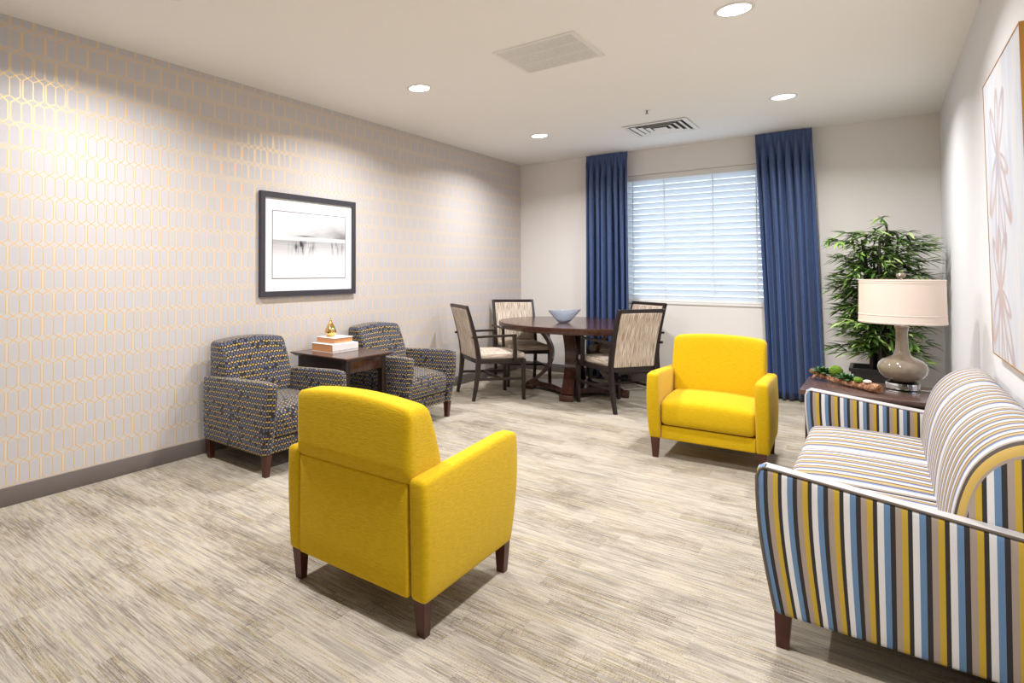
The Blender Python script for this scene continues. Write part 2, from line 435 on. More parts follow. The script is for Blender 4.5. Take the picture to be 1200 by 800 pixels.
def taper_leg(h, top, bot, dx=0, dy=0):
    """square tapered leg; its top centre at origin height h, foot shifted by dx,dy"""
    bm = bmesh.new()
    T = [bm.verts.new((sx * top / 2, sy * top / 2, h)) for sx, sy in ((-1, -1), (1, -1), (1, 1), (-1, 1))]
    B = [bm.verts.new((dx + sx * bot / 2, dy + sy * bot / 2, 0)) for sx, sy in ((-1, -1), (1, -1), (1, 1), (-1, 1))]
    bm.faces.new(T); bm.faces.new(B[::-1])
    for k in range(4): bm.faces.new((B[k], B[(k + 1) % 4], T[(k + 1) % 4], T[k]))
    return bevel_all(bm, .003)

# ------------------------------------------------------------------ room
WX0, WX1, WZ0, WZ1 = -2.36, -0.90, 0.955, 2.476        # window opening
bm = bmesh.new(); box(bm, (XL - .15, YF - .15, -.12), (XR + .15, YB + .25, 0)); struct('floor', bm, 'carpet', smooth_=False)
bm = bmesh.new(); box(bm, (XL - .15, YF - .15, H), (XR + .15, YB + .25, H + .12)); struct('ceiling', bm, 'ceiling_paint', smooth_=False)
bm = bmesh.new(); box(bm, (XL - .15, YF - .15, 0), (XL, YB + .25, H)); struct('wall_left', bm, 'wallpaper', smooth_=False)
bm = bmesh.new(); box(bm, (XR, YF - .15, 0), (XR + .15, YB + .25, H)); struct('wall_right', bm, 'right_wall_paint', smooth_=False)
bm = bmesh.new(); box(bm, (XL, YF - .15, 0), (XR, YF, H)); struct('wall_front', bm, 'wall_paint', smooth_=False)
bm = bmesh.new()
box(bm, (XL, YB, 0), (WX0, YB + .25, H)); box(bm, (WX1, YB, 0), (XR, YB + .25, H))
box(bm, (WX0, YB, 0), (WX1, YB + .25, WZ0)); box(bm, (WX0, YB, WZ1), (WX1, YB + .25, H))
bmesh.ops.remove_doubles(bm, verts=bm.verts, dist=1e-5); struct('wall_back', bm, 'wall_paint', smooth_=False)
BH = .105
def baseboard(name, lo, hi): struct(name, bbox(lo, hi, .003), 'baseboard')
baseboard('baseboard_left', (XL, YF, 0), (XL + .012, YB, BH))
baseboard('baseboard_back', (XL + .012, YB - .012, 0), (XR - .012, YB, BH))
baseboard('baseboard_right', (XR - .012, YF, 0), (XR, YB, BH))
# window: frame, glass, sill
win = bpy.data.objects.new('window_1', None); COL.objects.link(win); win['kind'] = 'structure'; win.location = ((WX0 + WX1) / 2, YB + .2, WZ0)
def in_win(bm, name, mat, **k):
    bmesh.ops.translate(bm, vec=-Vector(win.location), verts=bm.verts); return finish(name, bm, mat, win, **k)
bm = bmesh.new(); fy0, fy1, t_ = YB + .16, YB + .22, .05
box(bm, (WX0, fy0, WZ0), (WX0 + t_, fy1, WZ1)); box(bm, (WX1 - t_, fy0, WZ0), (WX1, fy1, WZ1))
box(bm, (WX0 + t_, fy0, WZ0), (WX1 - t_, fy1, WZ0 + t_)); box(bm, (WX0 + t_, fy0, WZ1 - t_), (WX1 - t_, fy1, WZ1))
in_win(bm, 'window_frame', 'white_trim', smooth_=False)
bm = bmesh.new(); box(bm, (WX0 + t_, YB + .188, WZ0 + t_), (WX1 - t_, YB + .194, WZ1 - t_)); in_win(bm, 'pane', 'glass_pane', smooth_=False)
in_win(bbox((WX0 + .002, YB - .012, WZ0 - .018), (WX1 - .002, YB + .16, WZ0 + .006), .003), 'window_sill', 'white_trim')

# blind
bl = thing('window_blind', 'white horizontal slatted blind lowered over the window', 'blind', ((WX0 + WX1) / 2, YB + .06, WZ0))
def in_(par, bm, name, mat, **k):
    bmesh.ops.translate(bm, vec=-Vector(par.location), verts=bm.verts); return finish(name, bm, mat, par, **k)
in_(bl, bbox((WX0 + .01, YB + .012, WZ1 - .066), (WX1 - .01, YB + .03, WZ1 - .002), .003), 'valance', 'white_trim')
in_(bl, bbox((WX0 + .012, YB + .034, WZ1 - .05), (WX1 - .012, YB + .095, WZ1 - .003), .003), 'headrail', 'white_trim')
bm = bmesh.new(); nsl = 21; z1 = WZ1 - .09; z0 = WZ0 + .055; pit = (z1 - z0) / (nsl - 1)
for i in range(nsl):
    zc = z0 + i * pit; aa = math.radians(62); hw = .033
    rows = []
    for s in range(-2, 3):
        q = s / 2; yy = YB + .058 + q * hw * math.cos(aa) + (1 - q * q) * .003; zz = zc - q * hw * math.sin(aa)
        rows.append((yy, zz))
    top = [(a_, b_) for a_, b_ in rows]; pts = top + [(a_ + .0025, b_ - .0012) for a_, b_ in reversed(top)]
    prism(bm, pts, 0, WX0 + .014, WX1 - .014)
in_(bl, bm, 'slats', 'slat')
in_(bl, bbox((WX0 + .012, YB + .034, WZ0 + .012), (WX1 - .012, YB + .088, WZ0 + .032), .003), 'bottom_rail', 'white_trim')
for xx in (-2.26, -1.91, -1.41, -1.0):
    bm = bmesh.new()
    for yy in (YB + .036, YB + .082): box(bm, (xx - .004, yy, WZ0 + .03), (xx + .004, yy + .001, WZ1 - .05))
    in_(bl, bm, 'ladder_tape', 'white_trim', smooth_=False)

# curtains
def curtain(x0, x1, xb0, xb1, yc, nf, label, seed):
    rnd_ = random.Random(seed); bm = bmesh.new(); l = bm.loops.layers.uv.verify()
    nu, nv = nf * 14, 46; zt, zb = H - .012, .02
    ph = [rnd_.uniform(-.25, .25) for _ in range(nf + 2)]; am = [rnd_.uniform(.45, 1.45) for _ in range(nf + 2)]
    def pos(s, t):      # s across 0..1, t from top 0 to bottom 1
        xa = x0 + (x1 - x0) * s; xb = xb0 + (xb1 - xb0) * s
        k = s * nf; i = int(min(k, nf - 1e-6)); fr = k - i
        a_ = am[i] * (1 - fr) + am[i + 1] * fr; pp = ph[i] * (1 - fr) + ph[i + 1] * fr
        full = min(1, max(0, (t - .02) / .10)); pin = math.exp(-((t - .045) / .016) ** 2)
        wv = math.cos(2 * PI * k + pp * min(1, t * 2) * 5 + .5 * math.sin(2.3 * s * nf + 2.0 * t) * min(1, t * 3))
        A_ = .012 + .042 * full * a_
        sharp = abs(wv) ** .8 * (1 if wv > 0 else -1)
        yv = yc - A_ * (sharp * (1 - .35 * (1 - t))) - .010 * math.cos(4 * PI * k + 1.3) * (full) - pin * .014 * (wv > .3)
        xv = xa + (xb - xa) * t + .006 * math.sin(2 * PI * k * 1.0 + 3 * t) * full - .5 * .012 * math.sin(2 * PI * k) * (1 - full)
        xv += .010 * math.sin(4 * PI * k) * full
        return Vector((xv, yv, zt + (zb - zt) * t))
    g_ = []
    for i in range(nu + 1):
        g_.append([])
        for j in range(nv + 1):
            t = (j / nv) ** 1.35; g_[-1].append((bm.verts.new(pos(i / nu, t)), (i / nu * nf * .16, t * 2.7)))
    for i in range(nu):
        for j in range(nv):
            q = (g_[i][j], g_[i + 1][j], g_[i + 1][j + 1], g_[i][j + 1]); f = bm.faces.new([a_[0] for a_ in q])
            for lo_, a_ in zip(f.loops, q): lo_[l].uv = a_[1]
    o = finish('curtain', bm, 'blue_fabric', uv='keep', ang=180)
    so = o.modifiers.new('thickness', 'SOLIDIFY'); so.thickness = .004; so.offset = 0
    tag(o, label, 'curtain'); return o
curtain(-2.765, -2.27, -2.775, -2.265, 7.405, 7, 'blue pleated floor-length curtain left of the window, behind the round table', 3)
curtain(-0.985, -0.505, -0.89, -0.435, 7.405, 7, 'blue pleated floor-length curtain right of the window, beside the bamboo plant', 8)

# ------------------------------------------------------------------ ceiling fixtures
def can(x_, y_, label):
    t = thing('ceiling_light', label, 'ceiling light', (x_, y_, H), 0, 'recessed ceiling lights')
    bm = bmesh.new(); lathe(bm, [(.078, -.001), (.080, -.006), (.092, -.007), (.098, -.004), (.098, 0)], 40); finish('trim_ring', bm, 'white_trim', t)
    bm = bmesh.new(); lathe(bm, [(0, -.003), (.079, -.003), (.079, -.001), (0, -.001)], 40); finish('lens', bm, 'lamp_lens', t)
    L = bpy.data.lights.new('downlight', 'AREA'); L.shape = 'DISK'; L.size = .15; L.energy = CAN_W; L.color = CAN_COL; L.spread = math.radians(150)
    lo_ = bpy.data.objects.new('downlight', L); COL.objects.link(lo_); lo_.parent = t; lo_.location = (0, 0, -.0075)
    return t
can(-2.735, 3.79, 'round recessed ceiling light above the grey armchairs, left of the large air grille')
can(-2.735, 5.98, 'round recessed ceiling light farthest left, nearest the wallpapered corner by the left curtain')
can(-0.595, 5.98, 'round recessed ceiling light just in front of the right curtain')
can(-0.595, 3.80, 'round recessed ceiling light at the top edge, right of the large air grille')
can(-2.75, 1.62, 'round recessed ceiling light cut by the top left edge of the photo, above the wallpaper')
can(-0.595, 1.62, 'round recessed ceiling light overhead near the viewer, right side')

vt = thing('ceiling_vent', 'flat white return air grille with three bands of fine louvres on the ceiling', 'vent', (-1.65, 3.76, H))
hx, hy = .275, .268
bm = bmesh.new(); fr = .024
for lo, hi in (((-hx, -hy, -.009), (hx, -hy + fr, 0)), ((-hx, hy - fr, -.009), (hx, hy, 0)), ((-hx, -hy + fr, -.009), (-hx + fr, hy - fr, 0)), ((hx - fr, -hy + fr, -.009), (hx, hy - fr, 0)),
               ((-hx + fr, -.09, -.008), (hx - fr, -.08, 0)), ((-hx + fr, .08, -.008), (hx - fr, .09, 0))): box(bm, lo, hi)
finish('frame', bm, 'vent_white', vt, smooth_=False)
bm = bmesh.new(); box(bm, (-hx + .01, -hy + .01, -.0012), (hx - .01, hy - .01, -.0005)); finish('backing', bm, 'vent_dark', vt, smooth_=False)
bm = bmesh.new(); n_ = 38
for i in range(n_):
    xx = -hx + fr + (2 * hx - 2 * fr) * (i + .5) / n_; box(bm, (xx - .0050, -hy + fr, -.0065), (xx + .0050, hy - fr, -.0045))
finish('louvres', bm, 'vent_white', vt, smooth_=False)

vt = thing('ceiling_vent', 'square white air diffuser with dark stepped louvres on the ceiling in front of the window', 'vent', (-1.655, 6.45, H))
def ringm(bm, a, b, z1_, z2_):     # square ring from half-size a (outer, z1) to b (inner, z2)
    o_ = [bm.verts.new((sx * a, sy * a, z1_)) for sx, sy in ((-1, -1), (1, -1), (1, 1), (-1, 1))]
    i_ = [bm.verts.new((sx * b, sy * b, z2_)) for sx, sy in ((-1, -1), (1, -1), (1, 1), (-1, 1))]
    o2 = [bm.verts.new(v_.co + Vector((0, 0, .003))) for v_ in o_]; i2 = [bm.verts.new(v_.co + Vector((0, 0, .003))) for v_ in i_]
    for k in range(4):
        k2 = (k + 1) % 4
        bm.faces.new((o_[k], o_[k2], i_[k2], i_[k])); bm.faces.new((o2[k2], o2[k], i2[k], i2[k2]))
        bm.faces.new((o_[k2], o_[k], o2[k], o2[k2])); bm.faces.new((i_[k], i_[k2], i2[k2], i2[k]))
bm = bmesh.new(); ringm(bm, .29, .25, -.009, -.012); finish('frame', bm, 'vent_white', vt, smooth_=False)
bm = bmesh.new(); box(bm, (-.252, -.252, -.002), (.245, .245, -.0005)); finish('backing', bm, 'vent_dark', vt, smooth_=False)
for k, (a, b) in enumerate(((.228, .196), (.172, .140), (.116, .084), (.060, .004))):
    bm = bmesh.new(); ringm(bm, a, b, -.017, -.008 if k < 3 else -.016); finish('louvre', bm, 'vent_white', vt, smooth_=False)
sp = thing('fire_sprinkler', 'tiny ceiling sprinkler head with white escutcheon', 'sprinkler', (-1.571, 5.672, H))
bm = bmesh.new(); lathe(bm, [(0, -.004), (.03, -.004), (.036, 0)], 24); finish('escutcheon', bm, 'vent_white', sp)
bm = bmesh.new(); lathe(bm, [(0, -.034), (.014, -.033), (.014, -.030), (.004, -.028), (.006, -.012), (.009, -.004)], 12); finish('head', bm, 'brass', sp)

# ------------------------------------------------------------------ pictures
pf = thing('framed_picture', 'black framed grey lake print with white mat hanging on the patterned wall', 'picture', (XL + .002, 3.525, 1.113))
W, Hh, ft = 1.12, .85, .045
bm = bmesh.new()
for lo, hi in (((0, -W / 2, 0), (.03, W / 2, ft)), ((0, -W / 2, Hh - ft), (.03, W / 2, Hh)), ((0, -W / 2, ft), (.03, -W / 2 + ft, Hh - ft)), ((0, W / 2 - ft, ft), (.03, W / 2, Hh - ft))): box(bm, lo, hi)
finish('frame', bm, 'black_frame', pf, smooth_=False)
bm = bmesh.new(); box(bm, (.006, -W / 2 + ft, ft), (.014, W / 2 - ft, Hh - ft)); finish('mat', bm, 'mat_board', pf, smooth_=False)
iw, ih = .43, .275
bm = bmesh.new(); box(bm, (.0142, -iw, Hh / 2 - ih), (.0155, iw, Hh / 2 + ih))
finish('print', bm, 'lake_print', pf, uv=lambda c, n: ((c.y + iw) / (2 * iw), (c.z - Hh / 2 + ih) / (2 * ih)), smooth_=False)
bm = bmesh.new(); e_ = .004
for lo, hi in (((.014, -iw - e_, Hh / 2 - ih - e_), (.0165, iw + e_, Hh / 2 - ih)), ((.014, -iw - e_, Hh / 2 + ih), (.0165, iw + e_, Hh / 2 + ih + e_)),
               ((.014, -iw - e_, Hh / 2 - ih), (.0165, -iw, Hh / 2 + ih)), ((.014, iw, Hh / 2 - ih), (.0165, iw + e_, Hh / 2 + ih))): box(bm, lo, hi)
finish('mat_bevel', bm, 'black_frame', pf, smooth_=False)

pf = thing('canvas_painting', 'large pale floral canvas in thin gold frame on the right wall', 'painting', (XR - .003, 3.55, .938))
pf.rotation_euler = (0, math.radians(-.8), 0)
y0, y1, ph_ = -.50, .48, 1.255; dp = .026
bm = bmesh.new(); e_ = .005
for lo, hi in (((-dp, y0, 0), (0, y1, e_)), ((-dp, y0, ph_ - e_), (0, y1, ph_)), ((-dp, y0, e_), (0, y0 + e_, ph_ - e_)), ((-dp, y1 - e_, e_), (0, y1, ph_ - e_))): box(bm, lo, hi)
finish('frame', bm, 'gold_frame', pf, smooth_=False)
bm = bmesh.new(); box(bm, (-dp + .002, y0 + .005, .005), (-.006, y1 - .005, ph_ - .005))
finish('canvas', bm, 'flower_print', pf, uv=lambda c, n: (1 - (c.y - y0) / (y1 - y0), c.z / ph_), smooth_=False)

# ------------------------------------------------------------------ club chairs (face +x locally; origin at centre of the floor footprint)
def club_chair(label, fab, group=None):
    t = thing('armchair', label, 'armchair', group=group)
    D2, W2 = .365, .355; zb = .13; at = .072
    # arms: side slab whose top slopes and whose front bows out
    for s in (-1, 1):
        ya, yb_ = sorted((s * W2, s * (W2 - at)))
        def dfm(p, s=s):
            fz = (p.z - zb) / (.60 - zb)
            slope = .572 + (p.x + D2) / (2 * D2) * .040
            p.z = zb + fz * (slope - zb)
            if p.x > 0:
                fx = p.x / D2; p.x += fx * (-.055 + .062 * math.sin(min(1, fz * 1.02) * PI * .56))
                p.z -= max(0, fz - .9) * 10 * .012 * max(0, fx - .85) / .15
            if p.x < 0: p.x -= (p.x / -D2) * .0 + (-p.x / D2) * (-.012) * (1 - fz)
            p.y += s * .008 * math.sin(fz * PI) * (1 if p.y * s > W2 - at / 2 else 0)
            return p
        finish('arm', rbox((-D2, ya, zb), (D2 + .01, yb_, .60), .022, (10, 2, 8), dfm), fab, t, uv='keep', ang=60)
    iw = W2 - at - .002
    # base rail under the seat and rear panel
    finish('base_rail', rbox((-.20, -iw, zb + .006), (D2 - .06, iw, zb + .10), .010, (2, 4, 1)), fab, t, uv='keep', ang=60)
    # seat cushion with rounded front
    def sdf(p):
        u_ = p.x / .33; v_ = p.y / iw; top = max(0, (p.z - .30) / .13)
        p.z += top * .020 * (1 - v_ * v_) * (1 - .4 * u_ * u_)
        if p.x > .10 and p.z > .3: p.z -= ((p.x - .10) / .23) ** 2 * .030 * top
        if p.z > .24: p.x += max(0, p.x) / .33 * .012 * math.sin((p.z - .22) / .2 * PI)
        return p
    finish('seat', rbox((-.20, -iw, zb + .105), (D2 - .045, iw, .425), .035, (8, 8, 5), sdf), fab, t, uv='keep', ang=60)
    # rear panel
    finish('rear_panel', rbox((-D2 + .003, -iw, zb + .006), (-D2 + .05, iw, .548), .010, (1, 4, 4)), fab, t, uv='keep', ang=60)
    # backrest: wedge, thick at the bottom, leaning, crowned top
    bw = .298
    def bdf(p):
        f = (p.z - .40) / .42; v_ = p.y / bw
        p.x = -.355 + (p.x + .355) * (1 - .52 * max(0, min(1, f)))       # wedge
        p.x += -.012 + .022 * math.sin(max(0, min(1, f)) * PI) * (1 if p.x > -.25 else -.15) - .0 * f
        if f > .5: p.z += .024 * (1 - v_ * v_) * (f - .5) * 2
        if f < .38: p.y *= (iw / bw) if abs(v_) > .5 else 1
        if p.z < .552: p.x = max(p.x, -.335)
        return p
    finish('backrest', rbox((-.355, -bw, .40), (-.09, bw, .815), .035, (5, 10, 8), bdf), fab, t, uv='keep', ang=60)
    for sx in (-1, 1):
        for sy in (-1, 1):
            lg = finish('leg', taper_leg(zb + .012, .050, .034, -sx * .006 + (.0), 0), 'cherry_leg', t)
            lg.location = (.302 if sx > 0 else -.318, sy * .318, 0)
    return t
yc = club_chair('yellow armchair in the foreground seen from behind', 'yellow_fabric', 'yellow armchairs')
yc.location = (-1.585, 2.075, 0); yc.rotation_euler.z = math.radians(91.0)
c2 = copy_tree(yc); c2['label'] = 'yellow armchair facing the viewer, near the right curtain'; c2.location = (-0.918, 4.865, 0); c2.rotation_euler.z = math.radians(-87.5)
gc = club_chair('grey speckled armchair nearest the viewer, at the left of the small table with books', 'speckled_fabric', 'grey patterned armchairs')
gc.location = (-3.275, 2.765, 0); gc.rotation_euler.z = math.radians(0)
c3 = copy_tree(gc); c3['label'] = 'grey speckled armchair beyond the small table with books, nearer the dining set'; c3.location = (-3.280, 4.235, 0)

# ------------------------------------------------------------------ small side table with books
st_ = thing('side_table', 'small dark wood square side table between the two grey armchairs', 'side table', (-3.335, 3.535, 0))
tx_, ty_, tz_ = .315, .285, .66
bm = bmesh.new()
rings = []
for (e1, zz) in ((0, tz_), (0, tz_ - .008), (.03, tz_ - .030)):
    rings.append([bm.verts.new((sx * (tx_ - e1), sy * (ty_ - e1), zz)) for sx, sy in ((-1, -1), (1, -1), (1, 1), (-1, 1))])
bm.faces.new(rings[0]); bm.faces.new(rings[-1][::-1])
for A, B in zip(rings, rings[1:]):
    for k in range(4): bm.faces.new((A[k], B[k], B[(k + 1) % 4], A[(k + 1) % 4]))
finish('tabletop', bevel_all(bm, .003), 'table_brown', st_)
ax, ay = tx_ - .045, ty_ - .045
for sx in (-1, 1):
    for sy in (-1, 1):
        lg = finish('leg', bbox((-.024, -.024, 0), (.024, .024, tz_ - .03), .003), 'espresso_wood', st_); lg.location = (sx * (ax - .024), sy * (ay - .024), 0)
for sy in (-1, 1):    # arched rails front and back
    bm = bmesh.new(); L_ = ax - .048; pts = [(-L_, tz_ - .03), (L_, tz_ - .03), (L_, tz_ - .19)]
    for i in range(1, 12):
        a = i / 12; pts.append((L_ - 2 * L_ * a, tz_ - .12 - .07 * (abs(2 * a - 1) ** 4)))
    pts.append((-L_, tz_ - .19)); prism(bm, pts, 1, sy * (ay - .012) - .01, sy * (ay - .012) + .01)
    finish('apron', bm, 'espresso_wood', st_, smooth_=False)
for sx in (-1, 1):
    finish('apron', bbox((sx * (ax - .012) - .01, -ay + .048, tz_ - .125), (sx * (ax - .012) + .01, ay - .048, tz_ - .03), .002), 'walnut_wood', st_)
finish('shelf', bbox((-ax + .004, -ay + .004, .175), (ax - .004, ay - .004, .197), .002), 'table_brown', st_)

def book(name, label, loc, rz, sx, sy, h, spine):
    t = thing(name, label, 'book', loc, rz, 'books on the side table'); c = .004
    finish('cover', bbox((-sx / 2, -sy / 2, 0), (sx / 2, sy / 2, c), .0008, 1), 'book_cover', t)
    finish('cover', bbox((-sx / 2, -sy / 2, h - c), (sx / 2, sy / 2, h), .0008, 1), 'book_cover', t)
    i = .006; sg = 1 if spine > 0 else -1
    if sg > 0: finish('pages', bbox((-sx / 2 + i, -sy / 2 + i, c), (sx / 2 - c, sy / 2 - i, h - c), 0), 'book_pages', t)
    else: finish('pages', bbox((-sx / 2 + c, -sy / 2 + i, c), (sx / 2 - i, sy / 2 - i, h - c), 0), 'book_pages', t)
    xs = sorted((sg * (sx / 2 - c), sg * sx / 2))
    finish('spine', bbox((xs[0], -sy / 2, c), (xs[1], sy / 2, h - c), 0), 'book_spine', t)
    return t
B1H, B2H = .066, .048
book('book', 'large white book with tan page edges lying flat under a smaller one', (-3.445, 3.565, tz_), 0, .25, .31, B1H, 1)
book('book', 'smaller white book with tan page edges stacked under the gold ornament', (-3.45, 3.57, tz_ + B1H), 0, .21, .23, B2H, -1)
bm = bmesh.new(); s_ = .155
prof = [(0, 0), (.028, 0), (.031, .004), (.040, .016), (.047, .034), (.048, .046), (.043, .064), (.033, .084), (.022, .104), (.013, .122), (.008, .138), (.004, .15), (0, .155)]
lathe(bm, prof, 32); o = finish('gold_ornament', bm, 'gold_metal', ang=80); o.location = (-3.47, 3.54, tz_ + B1H + B2H)
tag(o, 'shiny gold teardrop ornament standing on the white books', 'ornament')

# ------------------------------------------------------------------ round dining table
tb = thing('dining_table', 'round polished dark wood pedestal dining table with curved scroll legs', 'table', (-2.53, 6.38, 0), math.radians(-77))
bm = bmesh.new(); R_ = .80; TT = .765
lathe(bm, [(0, TT), (R_ - .006, TT), (R_, TT - .006), (R_ + .002, TT - .03), (R_ - .004, TT - .055), (R_ - .012, TT - .066), (R_ - .10, TT - .068), (0, TT - .068)], 96)
finish('tabletop', bm, 'walnut_wood', tb, ang=40)
for k in range(4):
    an = k * PI / 2; ca, sa = math.cos(an), math.sin(an)
    path = []
    for i in range(15):
        a = i / 14; z_ = .06 + (.70 - .06) * a
        # ) shaped band: far out at the foot, near the middle at mid height, out again at the top
        r_ = .235 + (.50 - .235) * (max(0, .56 - a) / .56) ** 2.2 + (.40 - .235) * (max(0, a - .56) / .44) ** 2.0
        path.append((r_ * ca, r_ * sa, z_))
    bm = sweep_rect(bmesh.new(), path, .115, .036, (-sa, ca, 0)); finish('leg', bevel_all(bm, .004, 2, 40), 'walnut_wood', tb, ang=40)
# concave four-pointed base with foot blocks
bm = bmesh.new(); pts = []
for k in range(4):
    an = k * PI / 2
    for i in range(-1, 2, 2):
        pts.append((.46 * math.cos(an) - i * -.062 * math.sin(an) * 1, .46 * math.sin(an) + i * .062 * math.cos(an)))
    for i in range(1, 8):
        a2_ = an + PI / 2 * i / 8; r_ = .46 - .19 * math.sin(PI * i / 8) ** .7
        pts.append((r_ * math.cos(a2_), r_ * math.sin(a2_)))
pts = sorted(pts, key=lambda q: math.atan2(q[1], q[0]))
prism(bm, pts, 2, .045, .10); finish('base', bm, 'walnut_wood', tb, ang=30)
for k in range(4):
    ft_ = finish('foot', bbox((.43, -.068, 0), (.548, .068, .062), .008), 'walnut_wood', tb); ft_.rotation_euler.z = k * PI / 2
bw_ = bmesh.new(); l = None
ringsb = []
profb = [(.035, 0), (.055, .002), (.085, .035), (.12, .075), (.155, .115), (.168, .135), (.163, .137), (.150, .117), (.115, .079), (.08, .042), (.045, .014), (0, .012)]
lathe(bw_, [(0, 0)] + profb, 40)
for v_ in bw_.verts:
    an = math.atan2(v_.co.y, v_.co.x); k = (v_.co.z / .137) ** 2
    v_.co.z += k * (.004 * math.sin(an * 2 + .6) + .012 * math.sin(an + 2.0)); rr = 1 + .06 * k * math.sin(an * 3 + 1)
    v_.co.x *= rr; v_.co.y *= rr
o = finish('glass_bowl', bw_, 'blue_glass', ang=60); o.location = (-2.58, 6.22, TT)
tag(o, 'pale blue glass bowl with wavy rim on the round dining table', 'bowl')

# ------------------------------------------------------------------ dining chairs (face +x, origin midway between the rear feet)
def dining_chair(label):
    t = thing('dining_chair', label, 'chair', group='dining chairs round the table')
    hw = .245
    def backx(z_):   # curve of rear post in x over height: splays back at the foot and at the top
        if z_ < .45: return .055 * (1 - ((.45 - z_) / .45) ** 2)
        return .055 - .125 * ((z_ - .45) / .52) ** 1.3
    for s in (-1, 1):
        path = [(backx(z_), s * hw, z_) for z_ in [0, .06, .12, .2, .28, .36, .44, .52, .6, .7, .8, .9, .965]]
        hs = [.026, .030, .034, .040, .044, .046, .046, .044, .040, .034, .030, .027, .026]
        finish('leg', bevel_all(sweep_rect(bmesh.new(), path, .030, hs, (0, 1, 0)), .004, 2, 40), 'espresso_wood', t, ang=40)
        lg = finish('leg', taper_leg(.42, .036, .028), 'espresso_wood', t); lg.location = (.545, s * (hw - .004), 0)
        # arm with its front post, outside the rear post
        bm = sweep_rect(bmesh.new(), [(backx(.655) - .035, s * (hw + .022), .648), (.12, s * (hw + .026), .655), (.30, s * (hw + .028), .66), (.455, s * (hw + .024), .662)], .030, .022, (0, 1, 0))
        finish('armrest', bevel_all(bm, .004, 2, 40), 'espresso_wood', t, ang=40)
        bm = sweep_rect(bmesh.new(), [(.435, s * (hw + .022), .652), (.438, s * (hw + .022), .55), (.445, s * (hw + .020), .40)], .028, .034, (0, 1, 0))
        finish('arm_post', bevel_all(bm, .004, 2, 40), 'espresso_wood', t, ang=40)
        finish('seat_rail', bbox((.06, s * (hw - .004) - .012, .375), (.535, s * (hw - .004) + .012, .425), .003), 'espresso_wood', t)
        finish('stretcher', bbox((.045, s * (hw - .004) - .009, .205), (.535, s * (hw - .004) + .009, .232), .003), 'espresso_wood', t)
    finish('seat_rail', bbox((.535, -hw + .01, .375), (.56, hw - .01, .422), .003), 'espresso_wood', t)
    finish('seat_rail', bbox((.04, -hw + .01, .375), (.065, hw - .01, .422), .003), 'espresso_wood', t)
    finish('cross_stretcher', bbox((.29, -hw + .008, .206), (.312, hw - .008, .230), .003), 'espresso_wood', t)
    # back: top and bottom rails plus upholstered panel
    for z_, h_ in ((.950, .036), (.405, .03)):
        pth = [(backx(z_) + .0, -hw + .012, z_), (backx(z_), hw - .012, z_)]
        finish('back_rail', bevel_all(sweep_rect(bmesh.new(), pth, h_, .026, (0, 0, 1)), .003, 2, 40), 'espresso_wood', t, ang=40)
    def pdf(p):
        d_ = p.x; p.x = backx(p.z) + d_ * (1 + .25 * (1 - (p.y / .23) ** 2)); return p
    finish('back_panel', rbox((-.019, -.231, .42), (.019, .231, .934), .010, (1, 6, 10), pdf), 'streaked_fabric', t, uv='keep', ang=60)
    def sdf(p):
        f = max(0, (p.z - .43) / .05); u_ = (p.x - .31) / .26; v_ = p.y / .24
        p.z += f * .018 * (1 - u_ * u_) * (1 - v_ * v_); return p
    finish('seat', rbox((.072, -hw + .017, .415), (.575, hw - .017, .478), .022, (8, 8, 2), sdf,
           uvf=lambda p, ax: (p.x, p.y) if ax == 2 else ((p.z, p.y) if ax == 0 else (p.z, p.x))), 'streaked_fabric', t, uv='keep', ang=60)
    return t
ch = dining_chair('dark wood dining armchair side-on at the left of the round table, nearest the grey armchairs')
for i, (x_, y_, a, lab) in enumerate(((-3.315, 5.41, 51.0, None), (-1.723, 5.844, 147.5, 'dark wood dining armchair with its striped back to the viewer, right of the round table'),
                          (-3.42, 6.735, -46.0, 'dark wood dining armchair behind the left side of the round table'),
                          (-2.034, 7.175, -123.5, 'mostly hidden dark wood dining armchair by the left curtain, behind another chair'))):
    o = ch if i == 0 else copy_tree(ch)
    o.location = (x_, y_, 0); o.rotation_euler.z = math.radians(a)
    if lab: o['label'] = lab

